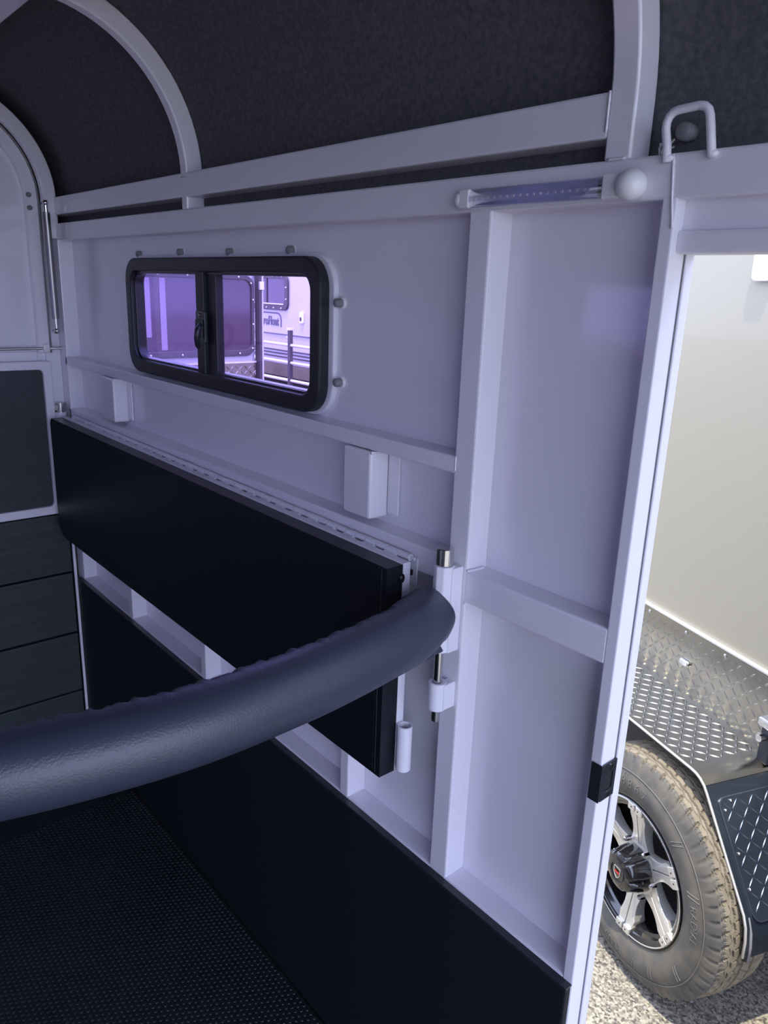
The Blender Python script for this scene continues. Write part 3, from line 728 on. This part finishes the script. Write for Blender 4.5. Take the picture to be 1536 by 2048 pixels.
# ribs on the sidewall: fine raised rings and tick pairs
for rr in (0.207,0.268 if False else 0.285):
    MB().tube([(rr*math.sin(2*PI*k/96),side_w(rr)-0.0004,rr*math.cos(2*PI*k/96)) for k in range(96)],0.0012,5,closed=True).build('sidewall_ring','tyre_text',tyo,smooth=True)
tk = MB()
for a0 in (35,62,118,145,160,205,230,320,345):
    for da in (0,2.2):
        a=math.radians(a0+da); tk.tube([(r*math.sin(a+(r-.25)*1.5),side_w(r)-0.0004,r*math.cos(a+(r-.25)*1.5)) for r in (0.245,0.26,0.278)],0.0011,5)
tk.build('sidewall_ticks','tyre_text',tyo,kind='stuff')
dt = MB().ring([(0.006*math.cos(2*PI*k/14),0.006*math.sin(2*PI*k/14)) for k in range(14)],[(0.0032*math.cos(2*PI*k/14),0.0032*math.sin(2*PI*k/14)) for k in range(14)],
   lambda a,b:(0.213*math.sin(math.radians(214))+a,side_w(0.213)-0.0006,0.213*math.cos(math.radians(214))+b), lambda a,b:(0.213*math.sin(math.radians(214))+a,side_w(0.213)-0.0016,0.213*math.cos(math.radians(214))+b)).build('paint_dot','orange',tyo)
# ---- wheel: rim
rim = empty('rim', parent=tr, loc=(0,0,hub_z))
def lathe(prof, n=64):
    mb=MB(); V=[];F=[]; m=len(prof)
    for i in range(n):
        t=2*PI*i/n
        for (w,r) in prof: V.append((r*math.sin(t),w,r*math.cos(t)))
    for i in range(n):
        j=(i+1)%n
        for k in range(m-1): F.append((i*m+k,i*m+k+1,j*m+k+1,j*m+k))
    return mb.add(V,F)
lathe([(0.012,0.199),(0.000,0.200),(-0.003,0.196),(-0.001,0.188),(0.004,0.1805),(0.016,0.176),(0.020,0.168),(0.10,0.160),(0.16,0.165)],72).build('rim_barrel','gloss_black',rim,smooth=True,auto=0.5)
lathe([(0.13,0.165),(0.135,0.05),(0.135,0.001)],48).build('brake_drum','under',rim,smooth=True)
lathe([(-0.0028,0.1985),(-0.0042,0.1965),(-0.0028,0.1945)],72).build('rim_edge','silver',rim,smooth=True)
# six machined spokes, each two faces with a slit between, waisted so the windows read as ovals
def spoke_half(side):
    # outline in (t = across, r = along)
    R0,R1 = 0.062,0.186
    out=[(0.0015*side,R0)]
    inner=[(0.0015*side,R1)]
    edge=[]
    for k in range(9):
        t=k/8; r=R0+(R1-R0)*t
        half = 0.0385 - 0.0150*math.sin(PI*min(1,t*1.12))**0.9 if t<0.87 else 0.0275
        edge.append((side*half,r))
    poly=[(0.0015*side,R0)]+edge+[(0.0015*side,R1)]
    return poly
for q in range(6):
    a = math.radians(90 - (33+60*q))     # measured from +z towards +u
    ca, sa = math.cos(a), math.sin(a)
    for side in (-1,1):
        poly = spoke_half(side)
        def P3(wbase, tt):
            def fn(t_, r_):
                k=(r_-0.062)/0.124
                return (r_*sa + t_*ca, wbase + tt*(0.010-0.012*k**1.5), r_*ca - t_*sa)
            return fn
        sp_ = MB().prism(poly, lambda t_,r_: (r_*sa+t_*ca, 0.045, r_*ca-t_*sa), lambda t_,r_: (r_*sa+t_*ca, 0.024-0.024*((r_-0.062)/0.124)**1.3, r_*ca-t_*sa))
        so_ = sp_.build('spoke','silver',rim,0.0012)
        cl = MB().box(0.0025 if side>0 else -0.0275, 0.0275 if side>0 else -0.0025, -0.0065, 0.012, 0.176, 0.1975)
        remap(cl, lambda x,y,z: (z*sa + x*ca, y, z*ca - x*sa)).build('spoke_clip','silver',rim,0.002)
        px=0.013*side
        MB().cyl((0.187*sa+px*ca,-0.0064,0.187*ca-px*sa),(0.187*sa+px*ca,-0.0072,0.187*ca-px*sa),0.0022,8).build('clip_hole','under',rim)
    # lug nuts between hub cap flutes
    b = a + math.radians(30); 
    MB().cyl((0.076*math.sin(b),0.024,0.076*math.cos(b)),(0.076*math.sin(b),0.008,0.076*math.cos(b)),0.0075,6).sphere((0.076*math.sin(b),0.008,0.076*math.cos(b)),0.0068,8,6).build('lug_nut','chrome',rim,smooth=True,auto=0.5)
lathe([(0.034,0.066),(0.022,0.072),(0.022,0.0)],48).build('hub_plate','silver',rim,smooth=True,auto=0.4)
# fluted black hub cap
V=[];F=[]; n=96; cp=[(0.006,0.066),(-0.030,0.062),(-0.060,0.054),(-0.066,0.046),(-0.068,0.030),(-0.0675,0.0)]
for i in range(n):
    t=2*PI*i/n
    for (w,r) in cp:
        fl2 = max(0,math.cos(6*(t-math.radians(27))))**3
        rr = r - (0.010*fl2 if w>-0.064 and r>0.04 else 0)
        V.append((rr*math.sin(t),w,rr*math.cos(t)))
m_=len(cp)
for i in range(n):
    j=(i+1)%n
    for k in range(m_-1): F.append((i*m_+k,i*m_+k+1,j*m_+k+1,j*m_+k))
hc=MB().add(V,F).build('hub_cap','gloss_black',rim,smooth=True,auto=0.6); hc.location=(0,0.026,0)
emb = rim; EO = 0.026
MB().ring([(0.028*math.cos(2*PI*k/32),0.028*math.sin(2*PI*k/32)) for k in range(32)],[(0.025*math.cos(2*PI*k/32),0.025*math.sin(2*PI*k/32)) for k in range(32)],
   lambda a,b:(a,-0.068+0.026,b), lambda a,b:(a,-0.0705+0.026,b)).build('emblem_rim','black_plastic',emb,smooth=True,auto=0.6)
sh=[(-0.013,0.016),(0.013,0.016),(0.013,-0.004),(0.008,-0.013),(0.0,-0.019),(-0.008,-0.013),(-0.013,-0.004)]
sh2=[(x*0.86,z*0.88) for x,z in sh]
MB().ring(sh,sh2, lambda a,b:(a,-0.0685+0.026,b), lambda a,b:(a,-0.0702+0.026,b)).build('emblem_shield','silver',emb)
MB().add([(-0.009,-0.0436,0.003),(-0.005,-0.0436,0.005),(0.0,-0.0436,0.002),(0.005,-0.0436,0.005),(0.009,-0.0436,0.003),(0.009,-0.0436,-0.004),(0.005,-0.0436,-0.002),(0.0,-0.0436,-0.005),(-0.005,-0.0436,-0.002),(-0.009,-0.0436,-0.004)],
   [(0,1,8,9),(1,2,7,8),(2,3,6,7),(3,4,5,6)]).build('emblem_band','red',emb)
MB().cyl((-0.105*1,0.0,-0.03),(-0.100,-0.030,-0.03),0.004,8).build('valve_stem','dull_steel',rim)

# ---- far trailers seen through the window
tb = empty('trailer_front','pale trailer front with wide dark window over bright tread plate, seen through the window','trailer',(-7.0,2.6,GZ))
def tbl(mb): return remap(mb, lambda x,y,z:(x+7,y-2.6,z-GZ))
tbl(MB().box(-8.2,-7.0,1.75,3.46,GZ+0.35,2.4)).build('front_wall','far_paint',tb,0.04)
FOo=rrect(1.9,3.427,0.783,1.575,0.10,6); FIi=rrect(1.95,3.397,0.845,1.530,0.08,6)
tbl(MB().ring(FOo,FIi,fx(-7.0),fx(-6.965))).build('window_frame','far_dark',tb,0.006)
tbl(MB().prism(rrect(1.94,3.407,0.83,1.54,0.08,6),fx(-7.0),fx(-6.985))).build('pane','far_glass',tb)
for (a,b,mm) in ((3.0,3.385,'far_glass'),(2.42,2.475,'far_sheet'),(2.265,2.32,'far_sheet'),(2.60,3.0,'far_sheet')):
    pass
tbl(MB().box(-6.99,-6.978,2.42,2.478,0.86,1.52)).build('pale_strip','far_sheet',tb)  # pale upright strips on the dark pane
tbl(MB().box(-6.99,-6.978,2.255,2.325,0.98,1.52)).build('pale_strip','far_sheet',tb)
tbl(MB().box(-6.992,-6.980,2.98,3.19,0.87,1.50)).build('pale_strip','far_sheet',tb) if False else None
for (y_,z_) in ((2.30,0.812),(2.62,0.812),(2.94,0.812),(3.25,0.812),(3.40,0.86),(3.412,1.1),(3.412,1.34),(3.39,1.50),(3.25,1.556),(3.05,1.556),(2.7,1.556),(2.4,1.556)):
    tbl(MB().sphere((-6.962,y_,z_),0.010,8,6)).build('rivet','galv',tb,smooth=True)
tbl(MB().box(-7.0,-6.985,1.75,3.44,0.10,0.715)).build('stone_guard','plate',tb)
remap(tread_bars(2.0,3.43,0.12,0.71,0.052,0.058,0.014,0.006), lambda u,v,h:(-6.985+h+7,u-2.6,v-GZ)).build('tread_pattern','plate',tb,kind='stuff')
tbl(MB().box(-7.0,-6.975,1.75,3.45,0.712,0.728)).build('guard_trim','galv',tb)
tbl(MB().cyl((-6.985,3.224,0.535),(-6.965,3.224,0.535),0.062,24).cyl((-6.966,3.224,0.535),(-6.955,3.224,0.535),0.040,20)).build('round_badge','galv',tb,smooth=True,auto=0.6)
tbl(MB().box(-7.02,-6.93,3.462,3.492,GZ+0.1,2.3)).build('corner_post','far_dark',tb,0.004)
tbl(MB().box(-6.93,-6.90,3.455,3.505,1.44,1.52)).build('hinge','galv',tb,0.004)
tbl(MB().box(-6.94,-6.92,3.492,3.506,GZ+0.1,2.3)).build('edge_strip','far_paint',tb)
for s_ in (-7.9,):
    tbl(MB().cyl((s_,1.9,GZ+0.32),(s_,3.3,GZ+0.32),0.32,24)).build('wheel','under',tb)

tc_ = empty('lettered_trailer','lavender grey trailer with lettered side behind the pipe gate, right in the window view','trailer',(-12.0,7.0,GZ))
def tcl(mb): return remap(mb, lambda x,y,z:(x+12,y-7,z-GZ))
tcl(MB().box(-15.5,-9.5,7.0,9.0,0.10,2.6)).build('side_wall','far_paint',tc_,0.03)
tcl(MB().ring(rrect(-14.2,-11.73,1.055,1.665,0.13,6),rrect(-14.1,-11.84,1.155,1.60,0.09,6),fy(6.965),fy(7.0))).build('window_frame','far_dark',tc_,0.01)
tcl(MB().prism(rrect(-14.12,-11.82,1.14,1.615,0.09,6),fy(6.985),fy(7.0))).build('pane','far_glass',tc_)
tcl(MB().box(-12.46,-12.42,6.97,6.985,1.15,1.61)).build('mullion','far_dark',tc_)
tcl(MB().box(-14.1,-11.86,6.96,6.975,1.152,1.172)).build('sill_bead','galv',tc_)
tcl(MB().add([(-12.30,6.98,1.56),(-12.26,6.98,1.57),(-11.95,6.98,1.26),(-11.99,6.98,1.24)],[(0,1,2,3)])).build('reflection_strip','far_sheet',tc_) if False else None
for (x_,z_) in ((-12.67,1.09),(-12.42,1.09),(-12.18,1.09),(-11.93,1.09),(-11.775,1.25),(-11.775,1.45),(-11.9,1.635),(-12.2,1.635),(-12.5,1.635)):
    tcl(MB().sphere((x_,6.96,z_),0.016,8,6)).build('rivet','galv',tc_,smooth=True)
me = text_mesh('EuroFloat', 0.215, 0.004, 0.004)
for v in me.vertices: v.co = (v.co.x*0.82-12.41+12, 6.992-7-v.co.z, v.co.y*1.05+0.852-GZ)
me.materials.clear(); me.materials.append(M['letter'])
o = bpy.data.objects.new('lettering', me); COL.objects.link(o); o.parent = tc_
sw = [(-13.3,1.0)] + [(-12.10+0.115*math.cos(a),0.885+0.115*math.sin(a)) for a in (PI/2,PI/3,PI/6,0)] + [(-11.985,0.76)]
tcl(MB().tube([(p[0],6.995,p[1]) for p in sw],0.012,6)).build('lettering_border','letter',tc_)
tcl(MB().prism(rrect(-11.37,-11.26,0.86,1.05,0.02,3),fy(7.0),fy(6.965))).build('marker_lamp','gloss_white',tc_,0.01)
tcl(MB().prism(rrect(-11.335,-11.295,0.90,0.97,0.018,3),fy(6.966),fy(6.95))).build('lamp_bulb','far_dark',tc_,0.004)
tcl(MB().box(-15.5,-9.5,6.985,7.0,0.625,0.645)).build('body_line','letter',tc_)
for z_ in (0.35,0.295,0.235):
    tcl(MB().box(-15.4,-9.6,6.985,7.0,z_-0.012,z_+0.012)).build('louvre','far_dark',tc_)
tcl(MB().box(-15.4,-9.6,7.02,8.9,-0.12,0.10)).build('lower_skirt','plate',tc_)
for x_ in (-10.6,-9.75):
    tcl(MB().cyl((x_,7.0,GZ+0.32),(x_,7.25,GZ+0.32),0.32,24)).build('wheel','under',tc_,smooth=True,auto=0.6)

gt = empty('pipe_gate','galvanised pipe gate with dark upright standing before the lettered trailer','gate',(-10.5,6.2,GZ))
def gtl(mb): return remap(mb, lambda x,y,z:(x+10.5,y-6.2,z-GZ))
gtl(MB().box(-10.525,-10.455,6.17,6.23,GZ,0.80)).build('upright','far_dark',gt,0.006)
gtl(MB().box(-10.535,-10.445,6.16,6.24,0.80,0.84)).build('upright_cap','galv',gt,0.004)
gtl(MB().box(-10.58,-10.525,6.18,6.22,0.68,0.71)).build('catch','galv',gt,0.003)
for z_ in (0.567,0.290,0.005):
    gtl(MB().cyl((-13.4,6.2,z_),(-10.525,6.2,z_),0.026,12)).build('rail','galv',gt,smooth=True,auto=0.6)
    gtl(MB().cyl((-10.455,6.2,z_),(-8.8,6.2,z_),0.026,12)).build('rail','galv',gt,smooth=True,auto=0.6)
gtl(MB().box(-13.4,-13.34,6.17,6.23,GZ,0.80)).build('upright','far_dark',gt,0.006)
gtl(MB().box(-8.86,-8.80,6.17,6.23,GZ,0.80)).build('upright','far_dark',gt,0.006)
